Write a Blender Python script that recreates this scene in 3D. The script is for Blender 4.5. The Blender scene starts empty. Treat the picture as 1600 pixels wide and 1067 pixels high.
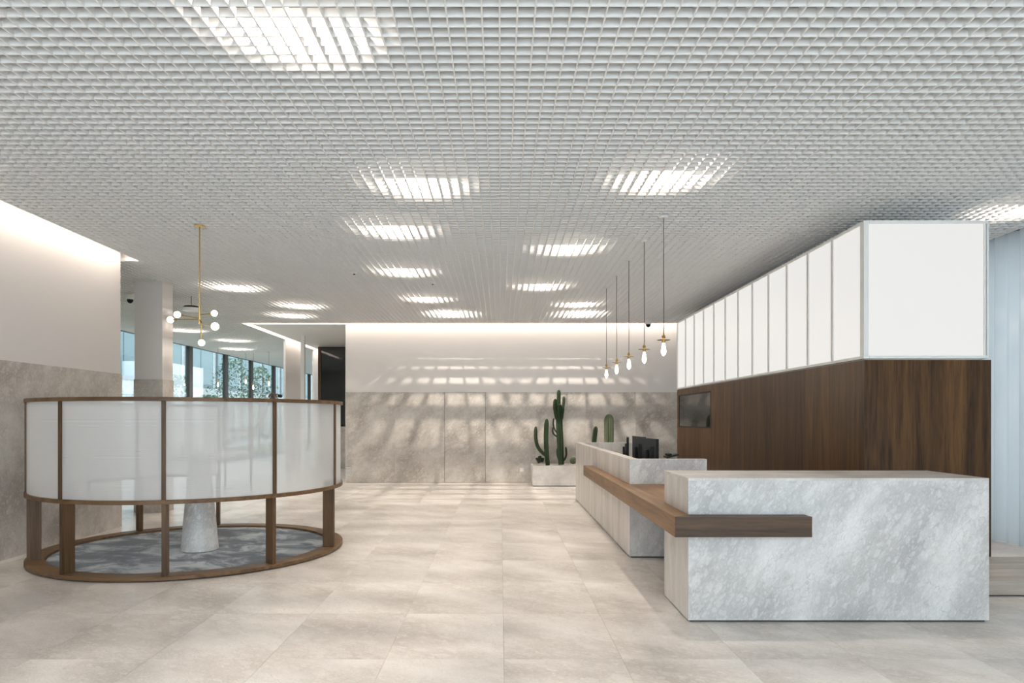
import bpy, math, random
from mathutils import Vector, Matrix
random.seed(7)
S = bpy.context.scene
COL = S.collection
PI = math.pi

# ------------------------------------------------------------------ camera
cd = bpy.data.cameras.new('camera'); cam = bpy.data.objects.new('camera', cd); COL.objects.link(cam)
cam.location = (0, 0, 1.55); cam.rotation_euler = (PI/2, 0, 0)
cd.sensor_width = 36; cd.lens = 36*1067/1600; cd.shift_x = 0.01125; cd.shift_y = 0.0753
cd.clip_start = .05; cd.clip_end = 200
S.camera = cam
# ------------------------------------------------------------------ world, exposure
S.view_settings.view_transform = 'Standard'; S.view_settings.look = 'None'
S.view_settings.gamma = 1; S.view_settings.use_curve_mapping = False
S.view_settings.exposure = 0.34
S.cycles.max_bounces = 9; S.cycles.diffuse_bounces = 5; S.cycles.denoising_prefilter = 'ACCURATE'; S.cycles.transparent_max_bounces = 16
S.cycles.glossy_bounces = 4; S.cycles.transmission_bounces = 6
S.cycles.sample_clamp_indirect = 4; S.cycles.caustics_reflective = False; S.cycles.caustics_refractive = False
w = bpy.data.worlds.new('sky'); S.world = w; w.use_nodes = True
bg = w.node_tree.nodes['Background']; bg.inputs[0].default_value = (.80, .915, 1.0, 1); bg.inputs[1].default_value = 2.6

def area(name, loc, rot, sx, sy, power, color, spread=PI):
    d = bpy.data.lights.new(name, 'AREA'); d.shape = 'RECTANGLE'; d.size = sx; d.size_y = sy
    d.energy = power; d.color = color; d.spread = spread
    o = bpy.data.objects.new(name, d); COL.objects.link(o); o.location = loc; o.rotation_euler = rot
    return o
DAY = (.72, .88, 1.0); WARM = (1.0, .90, .80)
# daylight through the glass front behind the camera, and through the right-hand windows behind the sheer curtain
area('daylight_front', (0.6, -2.35, 2.0), (PI/2, 0, 0), 11.0, 3.6, 115, DAY)      # faces +Y
area('daylight_right', (7.3, 7.5, 2.0), (0, PI/2, 0), 3.6, 15.0, 40, (.78, .91, 1.0))  # faces -X
area('daylight_left', (-10.3, 26.0, 2.0), (0, -PI/2, 0), 3.4, 20.0, 200, (.80, .92, 1.0))  # faces +X

# ------------------------------------------------------------------ materials
def mat(name):
    m = bpy.data.materials.new(name); m.use_nodes = True
    nt = m.node_tree; b = nt.nodes['Principled BSDF']
    return m, nt, nt.nodes, nt.links, b
def flat(name, col, rough=.5, metal=0.0, spec=.5, emit=None, estr=0, alpha=None, bump=0, bscale=200):
    m, nt, N, L, b = mat(name)
    b.inputs['Base Color'].default_value = (*col, 1); b.inputs['Roughness'].default_value = rough
    b.inputs['Metallic'].default_value = metal; b.inputs['Specular IOR Level'].default_value = spec
    if emit: b.inputs['Emission Color'].default_value = (*emit, 1); b.inputs['Emission Strength'].default_value = estr
    tc = N.new('ShaderNodeTexCoord'); no = N.new('ShaderNodeTexNoise'); no.inputs['Scale'].default_value = bscale
    L.new(tc.outputs['Object'], no.inputs['Vector'])
    if bump:
        bp = N.new('ShaderNodeBump'); bp.inputs['Strength'].default_value = bump; bp.inputs['Distance'].default_value = .002
        L.new(no.outputs[0], bp.inputs['Height']); L.new(bp.outputs[0], b.inputs['Normal'])
    else:  # faint roughness variation
        mr = N.new('ShaderNodeMapRange'); mr.inputs['To Min'].default_value = max(0, rough-.03); mr.inputs['To Max'].default_value = min(1, rough+.03)
        L.new(no.outputs[0], mr.inputs['Value']); L.new(mr.outputs[0], b.inputs['Roughness'])
    return m
def rnd_coords(N, L, rot=(0,0,0), scale=(1,1,1), amt=37.0):
    tc = N.new('ShaderNodeTexCoord'); oi = N.new('ShaderNodeObjectInfo')
    mu = N.new('ShaderNodeVectorMath'); mu.operation = 'MULTIPLY_ADD'
    cx = N.new('ShaderNodeCombineXYZ')
    for i in range(3): L.new(oi.outputs['Random'], cx.inputs[i])
    mu.inputs[1].default_value = (amt, amt*1.7, amt*.6)
    L.new(cx.outputs[0], mu.inputs[0]); L.new(tc.outputs['Object'], mu.inputs[2])
    m0 = N.new('ShaderNodeMapping'); m0.inputs['Rotation'].default_value = rot; L.new(mu.outputs[0], m0.inputs['Vector'])
    mp = N.new('ShaderNodeMapping'); mp.inputs['Scale'].default_value = scale
    L.new(m0.outputs[0], mp.inputs['Vector'])
    return mp.outputs[0], oi.outputs['Random']
def ramp(N, L, src, stops):
    r = N.new('ShaderNodeValToRGB'); e = r.color_ramp.elements
    while len(e) < len(stops): e.new(.5)
    for k, (p, c) in enumerate(stops):
        e[k].position = p; e[k].color = (*c, 1) if len(c) == 3 else c
    L.new(src, r.inputs[0]); return r.outputs[0]
def mixc(N, L, fac, a, b, mode='MIX'):
    m = N.new('ShaderNodeMix'); m.data_type = 'RGBA'; m.blend_type = mode
    for v, i in ((fac, 0), (a, 6), (b, 7)):
        if isinstance(v, (int, float)): m.inputs[i].default_value = v
        elif isinstance(v, tuple): m.inputs[i].default_value = (*v, 1)
        else: L.new(v, m.inputs[i])
    return m.outputs[2]
def stone(name, dark, mid, light, rot=(0,0,0), scale=(1,1,1), rough=.3, big=.9, blob=5.5, contrast=1.0, spec=.5, tone=.04):
    """pale brecciated limestone: cloudy ground, pale elongated clasts of three sizes in trails, thin dark cement lines"""
    m, nt, N, L, b = mat(name)
    v, rnd = rnd_coords(N, L, rot, scale)
    def noise(sc, det, ro, src=v):
        n = N.new('ShaderNodeTexNoise'); n.inputs['Scale'].default_value = sc; n.inputs['Detail'].default_value = det
        n.inputs['Roughness'].default_value = ro; L.new(src, n.inputs['Vector']); return n
    n0 = noise(big, 7, .62); nw = noise(blob*1.6, 3, .5); nd = noise(big*2.2, 3, .5)
    wv = N.new('ShaderNodeVectorMath'); wv.operation = 'MULTIPLY_ADD'; wv.inputs[1].default_value = (.09,)*3
    L.new(nw.outputs['Color'], wv.inputs[0]); L.new(v, wv.inputs[2]); wv = wv.outputs[0]
    col = ramp(N, L, n0.outputs[0], [(.34, dark), (.5, mid), (.66, light)])
    for k, (sc, sel, amt) in enumerate(((blob, .60, .42), (blob*2.3, .50, .42), (blob*5.2, .42, .36))):
        vo = N.new('ShaderNodeTexVoronoi'); vo.inputs['Scale'].default_value = sc; L.new(wv, vo.inputs['Vector'])
        sp = N.new('ShaderNodeSeparateColor'); L.new(vo.outputs['Color'], sp.inputs[0])
        # where trails are dense more cells turn pale
        th = N.new('ShaderNodeMath'); th.operation = 'ADD'; L.new(sp.outputs[k % 3], th.inputs[0])
        sb = N.new('ShaderNodeMath'); sb.operation = 'MULTIPLY_ADD'; sb.inputs[1].default_value = .9; sb.inputs[2].default_value = -.45
        L.new(nd.outputs[0], sb.inputs[0]); L.new(sb.outputs[0], th.inputs[1])
        f = mixc(N, L, 1.0, ramp(N, L, th.outputs[0], [(sel, (0,0,0)), (sel+.10, (1,1,1))]),
                 ramp(N, L, vo.outputs['Distance'], [(.34, (1,1,1)), (.46, (0,0,0))]), 'MULTIPLY')
        f = mixc(N, L, 1.0, f, (min(1, amt*contrast),)*3, 'MULTIPLY')
        col = mixc(N, L, f, col, light)
    ve = N.new('ShaderNodeTexVoronoi'); ve.feature = 'DISTANCE_TO_EDGE'; ve.inputs['Scale'].default_value = blob*1.9; L.new(wv, ve.inputs['Vector'])
    f = mixc(N, L, 1.0, ramp(N, L, ve.outputs['Distance'], [(.0, (1,1,1)), (.045, (0,0,0))]), ramp(N, L, nd.outputs[0], [(.42, (1,1,1)), (.58, (.1,.1,.1))]), 'MULTIPLY')
    f = mixc(N, L, 1.0, f, (.42*contrast,)*3, 'MULTIPLY')
    col = mixc(N, L, f, col, tuple(.8*c for c in dark))
    nf = noise(blob*9, 4, .7)
    col = mixc(N, L, 1.0, col, ramp(N, L, nf.outputs[0], [(.32, (.89,.885,.88)), (.68, (1.06,1.06,1.06))]), 'MULTIPLY')
    mr = N.new('ShaderNodeMapRange'); mr.inputs['To Min'].default_value = 1-tone; mr.inputs['To Max'].default_value = 1+tone*.3
    L.new(rnd, mr.inputs['Value'])
    hs = N.new('ShaderNodeHueSaturation'); L.new(mr.outputs[0], hs.inputs['Value']); L.new(col, hs.inputs['Color'])
    L.new(hs.outputs[0], b.inputs['Base Color'])
    b.inputs['Roughness'].default_value = rough; b.inputs['Specular IOR Level'].default_value = spec
    return m
def wood(name, dark, light, axis='z', rough=.45, tone=.35, fine=60):
    m, nt, N, L, b = mat(name)
    sc = {'x': (.06, 1, 1), 'y': (1, .06, 1), 'z': (1, 1, .06)}[axis]
    v, rnd = rnd_coords(N, L, (0,0,0), sc)
    n1 = N.new('ShaderNodeTexNoise'); n1.inputs['Scale'].default_value = fine; n1.inputs['Detail'].default_value = 5; n1.inputs['Roughness'].default_value = .7
    n2 = N.new('ShaderNodeTexNoise'); n2.inputs['Scale'].default_value = 9; n2.inputs['Detail'].default_value = 3; n2.inputs['Distortion'].default_value = 1.2
    for n in (n1, n2): L.new(v, n.inputs['Vector'])
    mx = mixc(N, L, .55, n1.outputs[0], n2.outputs[0])
    c = ramp(N, L, mx, [(.36, dark), (.62, light)])
    mr = N.new('ShaderNodeMapRange'); mr.inputs['To Min'].default_value = 1-tone; mr.inputs['To Max'].default_value = 1+tone*.5
    L.new(rnd, mr.inputs['Value'])
    hs = N.new('ShaderNodeHueSaturation'); L.new(mr.outputs[0], hs.inputs['Value']); L.new(c, hs.inputs['Color'])
    L.new(hs.outputs[0], b.inputs['Base Color']); b.inputs['Roughness'].default_value = rough; b.inputs['Specular IOR Level'].default_value = .3
    bp = N.new('ShaderNodeBump'); bp.inputs['Strength'].default_value = .25; bp.inputs['Distance'].default_value = .001
    L.new(n1.outputs[0], bp.inputs['Height']); L.new(bp.outputs[0], b.inputs['Normal'])
    return m
def glassy(name, tint, gloss, rough=0.0):
    m, nt, N, L, b = mat(name); N.remove(b)
    tr = N.new('ShaderNodeBsdfTransparent'); tr.inputs[0].default_value = (*tint, 1)
    gl = N.new('ShaderNodeBsdfGlossy'); gl.inputs['Roughness'].default_value = rough
    fr = N.new('ShaderNodeLayerWeight'); fr.inputs[0].default_value = .5
    pw = N.new('ShaderNodeMath'); pw.operation = 'POWER'; pw.inputs[1].default_value = 4.0; L.new(fr.outputs['Facing'], pw.inputs[0])
    ad = N.new('ShaderNodeMath'); ad.operation = 'ADD'; ad.inputs[1].default_value = gloss; ad.use_clamp = True
    mx = N.new('ShaderNodeMixShader'); L.new(pw.outputs[0], ad.inputs[0]); L.new(ad.outputs[0], mx.inputs[0])
    L.new(tr.outputs[0], mx.inputs[1]); L.new(gl.outputs[0], mx.inputs[2])
    L.new(mx.outputs[0], N['Material Output'].inputs[0]); return m
def sheer(name, dcol, trans, through, ribs=None, tcol=(1,1,1)):
    """translucent sheet: diffuse + translucent, with some straight-through light"""
    m, nt, N, L, b = mat(name); N.remove(b)
    d = N.new('ShaderNodeBsdfDiffuse'); d.inputs[0].default_value = (*dcol, 1)
    t = N.new('ShaderNodeBsdfTranslucent'); t.inputs[0].default_value = (*dcol, 1)
    p = N.new('ShaderNodeBsdfTransparent'); p.inputs[0].default_value = (*tcol, 1)
    m1 = N.new('ShaderNodeMixShader'); m1.inputs[0].default_value = trans
    L.new(d.outputs[0], m1.inputs[1]); L.new(t.outputs[0], m1.inputs[2])
    m2 = N.new('ShaderNodeMixShader'); m2.inputs[0].default_value = through
    L.new(m1.outputs[0], m2.inputs[1]); L.new(p.outputs[0], m2.inputs[2])
    if ribs:
        tc = N.new('ShaderNodeTexCoord'); wv = N.new('ShaderNodeTexWave'); wv.bands_direction = ribs[0]; wv.inputs['Scale'].default_value = ribs[1]
        L.new(tc.outputs['Object'], wv.inputs['Vector'])
        mr = N.new('ShaderNodeMapRange'); mr.inputs['To Min'].default_value = through-ribs[2]; mr.inputs['To Max'].default_value = through+ribs[2]
        L.new(wv.outputs[1], mr.inputs['Value']); L.new(mr.outputs[0], m2.inputs[0])
    L.new(m2.outputs[0], N['Material Output'].inputs[0]); return m
def emis(name, col, strength, base=.8):
    m, nt, N, L, b = mat(name)
    b.inputs['Base Color'].default_value = (base, base, base, 1); b.inputs['Roughness'].default_value = .4
    b.inputs['Emission Color'].default_value = (*col, 1); b.inputs['Emission Strength'].default_value = strength
    return m

M = {}
M['plaster'] = flat('white_plaster', (.76, .72, .69), .32, bump=.02, bscale=90)
M['soffit'] = flat('white_soffit', (.78, .75, .72), .6)
M['slab'] = flat('plenum_grey', (.10, .10, .10), .9)
M['blade'] = flat('white_painted_metal', (.87, .855, .83), .5)
M['floor'] = stone('floor_limestone', (.49, .445, .40), (.62, .575, .53), (.76, .72, .675), rot=(0,0,.55), scale=(.75,1.35,1), rough=.33, big=1.3, blob=8, contrast=.95, tone=.06, spec=.45)
M['wallstone'] = stone('wall_limestone', (.40, .36, .315), (.55, .505, .455), (.70, .66, .61), rot=(.6,-.75,0), scale=(1.2,1.2,.7), rough=.38, big=1.5, blob=7, contrast=1.0, spec=.45)
M['counterstone'] = stone('counter_limestone', (.40, .395, .39), (.52, .515, .505), (.70, .69, .675), rot=(0,-.55,0), scale=(1.35,1.2,.68), rough=.35, big=1.5, blob=8, contrast=1.0)
M['sidestone'] = stone('counter_side_limestone', (.46, .425, .39), (.59, .555, .52), (.72, .69, .65), scale=(1.6,2.2,.45), rough=.35, big=1.6, blob=7, contrast=.5)
M['planterstone'] = stone('planter_limestone', (.50, .49, .47), (.62, .605, .58), (.72, .70, .68), rough=.4, big=2.5, blob=8, contrast=.7)
M['dark'] = flat('black_shadow_gap', (.015, .016, .018), .6)
M['grout'] = flat('grout', (.30, .27, .24), .8)
M['wood_v'] = wood('oak_vertical', (.034, .0135, .004), (.150, .070, .021), 'z', rough=.42, tone=.34)
M['wood_x_shaded'] = wood('oak_along_x_shaded', (.042, .026, .016), (.110, .068, .040), 'x', tone=.1)  # same oak as the ledge sides, with the front's dimmer, cooler light painted in
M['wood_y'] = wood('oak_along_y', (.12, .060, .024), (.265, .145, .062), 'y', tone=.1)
M['wood_post'] = wood('walnut_post', (.055, .030, .014), (.135, .077, .038), 'z', tone=.12)
M['wood_rail'] = wood('walnut_rail', (.085, .046, .021), (.19, .11, .053), 'x', tone=.1, fine=40)
M['wood_pale'] = wood('pale_oak', (.30, .26, .22), (.46, .41, .36), 'x', tone=.05)
M['alu'] = flat('pale_aluminium', (.86, .85, .82), .4, metal=.0)
M['panel'] = emis('backlit_white_panel', (1, .985, .955), .585, .12)
M['brass'] = flat('brushed_brass', (.62, .43, .16), .3, metal=1)
M['cord'] = flat('grey_cord', (.06, .05, .045), .7)
M['bulb'] = emis('lit_bulb', (1, .93, .82), 2.2)
M['globe'] = emis('lit_opal_globe', (1, .88, .70), 5.0)
M['lens'] = emis('lit_downlight_lens', (1, .95, .88), 6.0)
M['black'] = flat('black_plastic', (.010, .010, .011), .5, spec=.25)
M['darkglass'] = flat('dark_mirror_glass', (.010, .011, .012), .04, spec=1.0)
M['screenglass'] = flat('dark_screen_glass', (.010, .010, .010), .04, spec=.4)
M['mullion'] = flat('dark_bronze_mullion', (.035, .028, .022), .5)
M['glass'] = glassy('window_glass', (.92, .97, .97), .06)
M['frost'] = sheer('fluted_frosted_panel', (.95, .965, .97), .50, .26, ribs=('Z', 26, .05))
M['curtain'] = sheer('sheer_curtain', (.60, .62, .625), .62, .05)
M['green'] = flat('cactus_green', (.013, .034, .008), .55, bump=.3, bscale=60)
M['greendark'] = flat('cactus_dark_green', (.010, .022, .008), .55, bump=.3, bscale=60)
M['greenpale'] = flat('cactus_grey_green', (.12, .15, .085), .6, bump=.3, bscale=60)
M['soil'] = flat('pale_gravel', (.45, .40, .35), .9, bump=.6, bscale=80)
M['white'] = flat('white_plastic', (.80, .79, .77), .4)
M['steel'] = flat('satin_steel', (.45, .43, .40), .35, metal=1)
M['grass'] = flat('garden_ground', (.10, .16, .06), .9)
M['leaf'] = flat('shrub_leaf', (.10, .24, .06), .6)
M['leaf2'] = flat('shrub_leaf_blue', (.12, .26, .14), .6)
M['granite'] = stone('grey_granite', (.38, .40, .41), (.55, .57, .58), (.75, .77, .78), big=6, blob=20, contrast=.6)
M['teal'] = flat('teal_window', (.17, .27, .30), .15)
M['tealframe'] = flat('teal_frame', (.12, .17, .20), .5)
M['green_glass'] = flat('green_grey_glass', (.34, .43, .39), .2)
def carpet_mat():
    m, nt, N, L, b = mat('blue_grey_carpet')
    v, r = rnd_coords(N, L, (0,0,.5), (.85, 1.25, 1), 1)
    n = N.new('ShaderNodeTexNoise'); n.inputs['Scale'].default_value = 2.4; n.inputs['Detail'].default_value = 6; n.inputs['Roughness'].default_value = .68; n.inputs['Distortion'].default_value = .6
    L.new(v, n.inputs['Vector'])
    c = ramp(N, L, n.outputs[0], [(.42, (.014, .023, .032)), (.49, (.068, .088, .105)), (.54, (.19, .215, .235)), (.62, (.38, .40, .41))])
    L.new(c, b.inputs['Base Color']); b.inputs['Roughness'].default_value = .95; b.inputs['Sheen Weight'].default_value = .3
    return m
M['carpet'] = carpet_mat()

# ------------------------------------------------------------------ mesh builder
class MB:
    def __init__(s): s.v = []; s.f = []
    def box(s, x0, x1, y0, y1, z0, z1):
        n = len(s.v)
        s.v += [(x0,y0,z0),(x1,y0,z0),(x1,y1,z0),(x0,y1,z0),(x0,y0,z1),(x1,y0,z1),(x1,y1,z1),(x0,y1,z1)]
        s.f += [tuple(n+i for i in q) for q in ((0,3,2,1),(4,5,6,7),(0,1,5,4),(1,2,6,5),(2,3,7,6),(3,0,4,7))]
        return s
    def mat_box(s, m, sx, sy, sz):   # centred box under matrix m
        n = len(s.v); h = [(-1,-1,-1),(1,-1,-1),(1,1,-1),(-1,1,-1),(-1,-1,1),(1,-1,1),(1,1,1),(-1,1,1)]
        s.v += [tuple(m @ Vector((a*sx/2, b*sy/2, c*sz/2))) for a, b, c in h]
        s.f += [tuple(n+i for i in q) for q in ((0,3,2,1),(4,5,6,7),(0,1,5,4),(1,2,6,5),(2,3,7,6),(3,0,4,7))]
        return s
    def prism(s, pts, z0, z1):
        n = len(s.v); k = len(pts)
        s.v += [(x,y,z0) for x,y in pts] + [(x,y,z1) for x,y in pts]
        s.f.append(tuple(n+i for i in reversed(range(k)))); s.f.append(tuple(n+k+i for i in range(k)))
        for i in range(k): j = (i+1) % k; s.f.append((n+i, n+j, n+k+j, n+k+i))
        return s
    def lathe(s, prof, seg=24, c=(0,0,0)):
        n = len(s.v); k = len(prof)
        for i in range(seg):
            a = 2*PI*i/seg
            for r, z in prof: s.v.append((c[0]+r*math.cos(a), c[1]+r*math.sin(a), c[2]+z))
        for i in range(seg):
            j = (i+1) % seg
            for q in range(k-1): s.f.append((n+i*k+q, n+j*k+q, n+j*k+q+1, n+i*k+q+1))
        s.f.append(tuple(n+i*k for i in reversed(range(seg)))); s.f.append(tuple(n+i*k+k-1 for i in range(seg)))
        return s
    def arc(s, c, r0, r1, z0, z1, a0, a1, seg):   # curved box, solid ring segment
        n = len(s.v)
        for i in range(seg+1):
            a = a0+(a1-a0)*i/seg; ca, sa = math.cos(a), math.sin(a)
            s.v += [(c[0]+r0*ca,c[1]+r0*sa,z0),(c[0]+r1*ca,c[1]+r1*sa,z0),(c[0]+r1*ca,c[1]+r1*sa,z1),(c[0]+r0*ca,c[1]+r0*sa,z1)]
        for i in range(seg):
            p = n+4*i; q = p+4
            for a_ in range(4): b_ = (a_+1) % 4; s.f.append((p+a_, q+a_, q+b_, p+b_))
        s.f.append((n, n+1, n+2, n+3)); s.f.append(tuple(n+4*seg+i for i in (3,2,1,0)))
        return s
    def tube(s, pts, rad, seg=10, ribs=0, depth=0.0):
        """tube through points, radius per point; ribs>0 gives a fluted section"""
        pts = [Vector(p) for p in pts]; k = len(pts); n = len(s.v)
        if not hasattr(rad, '__len__'): rad = [rad]*k
        if ribs: seg = ribs*4
        up = Vector((0,0,1)); prev = None
        for i, p in enumerate(pts):
            t = (pts[min(i+1,k-1)]-pts[max(i-1,0)]).normalized()
            if prev is None: x = t.orthogonal().normalized() if abs(t.z) < .9 else Vector((1,0,0))
            else: x = prev
            x = (x - t*x.dot(t)).normalized(); y = t.cross(x); prev = x
            for j in range(seg):
                a = 2*PI*j/seg; r = rad[i]*(1-depth*(.5-.5*math.cos(ribs*a))) if ribs else rad[i]
                s.v.append(tuple(p + x*(r*math.cos(a)) + y*(r*math.sin(a))))
        for i in range(k-1):
            for j in range(seg):
                q = (j+1) % seg; s.f.append((n+i*seg+j, n+i*seg+q, n+(i+1)*seg+q, n+(i+1)*seg+j))
        s.f.append(tuple(n+j for j in reversed(range(seg)))); s.f.append(tuple(n+(k-1)*seg+j for j in range(seg)))
        return s
    def sphere(s, c, r, seg=16, rings=10, sz=1.0):
        prof = [(max(1e-4, r*math.sin(PI*i/rings)), -r*sz*math.cos(PI*i/rings)) for i in range(rings+1)]
        return s.lathe(prof, seg, c)
    def mesh(s, name, m, smooth=False):
        me = bpy.data.meshes.new(name); me.from_pydata(s.v, [], s.f); me.materials.append(m)
        if smooth: me.polygons.foreach_set('use_smooth', [True]*len(me.polygons))
        me.update(); return me
    def build(s, name, m, parent=None, loc=(0,0,0), smooth=False, bevel=0, rotz=0):
        me = s.mesh(name, m, smooth)
        return link(name, me, parent, loc, bevel, rotz, smooth)
def link(name, me, parent=None, loc=(0,0,0), bevel=0, rotz=0, smooth=False):
    o = bpy.data.objects.new(name, me); COL.objects.link(o); o.location = loc; o.rotation_euler.z = rotz
    if parent: o.parent = parent
    if smooth: auto_smooth(o)
    if bevel:
        b = o.modifiers.new('bevel', 'BEVEL'); b.width = bevel; b.segments = 2; b.limit_method = 'ANGLE'
    return o
def auto_smooth(o):
    me = o.data
    import bmesh
    bm = bmesh.new(); bm.from_mesh(me)
    bmesh.ops.recalc_face_normals(bm, faces=bm.faces)
    for e in bm.edges:
        if len(e.link_faces) == 2 and e.calc_face_angle(0) > .65: e.smooth = False
    bm.to_mesh(me); bm.free()
def thing(name, label, cat, loc=(0,0,0), group=None, rotz=0):
    o = bpy.data.objects.new(name, None); COL.objects.link(o); o.location = loc; o.rotation_euler.z = rotz
    o.empty_display_size = .1
    return tag(o, label, cat, group)
def tag(o, label, cat, group=None):
    o['label'] = label; o['category'] = cat
    if group: o['group'] = group
    return o
def struct(o, label=None, cat=None):
    o['kind'] = 'structure'
    if label: o['label'] = label
    if cat: o['category'] = cat
    return o
def bx(name, m, x0, x1, y0, y1, z0, z1, parent=None, bevel=0):
    """box whose origin is at its own centre-bottom, so procedural coordinates start there"""
    cx, cy = (x0+x1)/2, (y0+y1)/2
    return MB().box(x0-cx, x1-cx, y0-cy, y1-cy, 0, z1-z0).build(name, m, parent, (cx, cy, z0), bevel=bevel)

# ================================================================== ROOM SHELL
H = 3.83            # underside of the open grid ceiling
WL = -5.44          # left wall face
GL = -5.21          # edge of grid along left wall
XR = 6.2            # curtain plane
YB = 16.5           # back wall
YF = -2.3           # glass front behind the camera
FX = -9.8           # left facade
# ---- floor: stone tiles .765 x 1.03, joints measured from the photograph
fl = bx('floor', M['grout'], -9.9, 7.0, YF-.2, 38, -.12, -.012)
struct(fl, 'pale limestone tiled floor of the lobby', 'floor')
fl.location = (0, 0, 0)
fl.data = MB().box(-9.9, 7.0, YF-.2, 38, -.12, -.012).mesh('floor', M['grout'])
TW, TD = .7625, 1.03; X0, Y0 = .022, 4.40
g = .0008
tile = MB().box(g, TW-g, g, TD-g, -.012, 0).mesh('tile', M['floor'])
far = MB()
parts = 0
for i in range(-13, 9):
    for j in range(-7, 33):
        x, y = X0+i*TW, Y0+j*TD
        if x+TW > 7.0 or y+TD > 38: continue
        if -7 <= i <= 7 and -2 <= j <= 11:
            link('tile', tile, fl, (x, y, 0)); parts += 1
        elif x > -9.9: far.box(x+g, x+TW-g, y+g, y+TD-g, -.012, 0)
o = far.build('outlying_tiles', M['floor'], fl); o['kind'] = 'stuff'

# ---- ceiling: dark slab over an open square grid of thin white blades
ce = MB().box(-10.0, 7.0, YF-.2, 38, 4.75, 4.9).build('ceiling', M['slab'])
struct(ce, 'open white metal egg-crate grid ceiling with dark void above', 'ceiling')
BH, BT = .052, .0095
lb = MB().box(-BT/2, BT/2, YF, 16.28, 0, BH).mesh('long_blade', M['blade'])
x = GL+.005
while x < XR-.02:
    link('long_blade', lb, ce, (x, 0, H)); x += .1
cb = MB().box(GL, XR, -BT/2, BT/2, 0, BH).mesh('cross_blade', M['blade'])
y = 16.28
while y > YF:
    link('cross_blade', cb, ce, (0, y, H+.0006)); y -= .1
sb = MB()
x = GL-.095
while x > FX:
    sb.box(x-BT/2, x+BT/2, 9.9, 16.28 if x > -6.2 else 37.9, H, H+BH); x -= .1
y = 9.9
while y < 37.9:
    sb.box(FX, GL if y < 16.3 else -6.2, y-BT/2, y+BT/2, H+.0006, H+BH-.0006); y += .1
o = sb.build('side_lobby_blades', M['blade'], ce); o['kind'] = 'stuff'
# edge trims of the grid
for k, b in enumerate([(GL-.006, GL+.002, YF, 9.9, H-.004, H+BH+.01), (GL, XR, 16.282, 16.29, H-.004, H+BH+.01),
                       (XR-.002, XR+.01, YF, 16.3, H-.012, H+BH+.02)]):
    struct(bx(f'trim_{k+1}', M['blade'], *b))

# ---- left wall : plaster above, stone dado below
wl = struct(bx('wall_left', M['plaster'], WL-.25, WL-.012, YF, 9.8, 0, 4.75), 'left lobby wall, white plaster over a stone dado', 'wall')
wl.location = (0,0,0); wl.data = MB().box(WL-.25, WL-.012, YF, 9.8, 0, 4.75).mesh('wall_left', M['plaster'])
yy = YF
while yy < 9.79:
    y1 = min(yy+2.42, 9.8)
    bx('stone_slab', M['wallstone'], WL-.012, WL, yy+.0007, y1-.0007, 0, 2.19, wl); yy = y1
o = bx('stone_slab', M['wallstone'], WL-.25, WL, 9.8, 9.812, 0, 2.19, wl)
struct(bx('wall_left_return', M['plaster'], FX, WL-.25, 9.55, 9.8, 0, 4.75), 'hidden return wall closing the side lobby', 'wall')
# cove above the left wall
bx('trim_5', M['plaster'], WL-.012, GL-.006, YF, 9.9, 4.05, 4.09)['kind'] = 'structure'
bx('trim_6', M['plaster'], GL-.006, GL+.004, YF, 9.9, H+BH+.012, 4.05)['kind'] = 'structure'
struct(bx('trim_7', M['plaster'], WL-.25, GL-.006, 9.9, 9.91, H, 4.05))
# ---- back wall
wb = struct(MB().box(-3.735, 6.9, YB+.012, YB+.25, 0, 4.75).build('wall_back', M['plaster']), 'rear lobby wall, white plaster over stone slabs', 'wall')
xs = [-3.735, -2.55, -1.353]
for a, b_ in zip(xs[:-1], xs[1:]): bx('stone_slab', M['wallstone'], a+.0008, b_-.0008, YB, YB+.012, .004, 2.19, wb)
xs = [-.363, .85, 2.06, 3.27, 4.48, 5.69, 6.9]
for a, b_ in zip(xs[:-1], xs[1:]): bx('stone_slab', M['wallstone'], a+.0008, b_-.0008, YB, YB+.012, .004, 2.19, wb)
bx('end_cap', M['plaster'], -3.745, -3.735, YB, YB+.25, 0, 4.0, wb)
dr = struct(bx('door_1', M['dark'], -1.353, -.363, YB+.008, YB+.013, 0, 2.19), 'flush stone-clad door concealed in the rear wall', 'door')
dp = bx('door_panel', M['wallstone'], -1.346+.858, -.370+.858, -.009, .0, .004, 2.185, dr); dp.location = (0, -.004, .004)
hd = MB().box(-.418, -.406, -.03, -.004, 1.0, 1.10).box(-.418, -.33, -.03, -.02, 1.0, 1.012).build('door_handle', M['steel'], dr)
struct(bx('baseboard_back', M['wood_pale'], -3.735, .70, YB-.03, YB, 0, .012))
# soffit of the back-left passage, smooth
struct(MB().box(-6.0, -3.2, YB+.02, 24.0, H, 4.2).build('trim_8', M['soffit']), 'smooth white passage ceiling', 'ceiling')
struct(bx('trim_9', M['plaster'], -6.21, 6.9, 16.292, YB+.01, 4.08, 4.11))
struct(bx('trim_10', M['plaster'], -6.21, 6.9, 16.283, 16.292, H+BH+.012, 4.08))
struct(bx('trim_11', M['plaster'], -6.205, -6.2, 16.5, 24, H, 4.08))
struct(bx('trim_12', M['plaster'], -6.2, -6.0, 16.5, 24, 4.08, 4.11))
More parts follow.
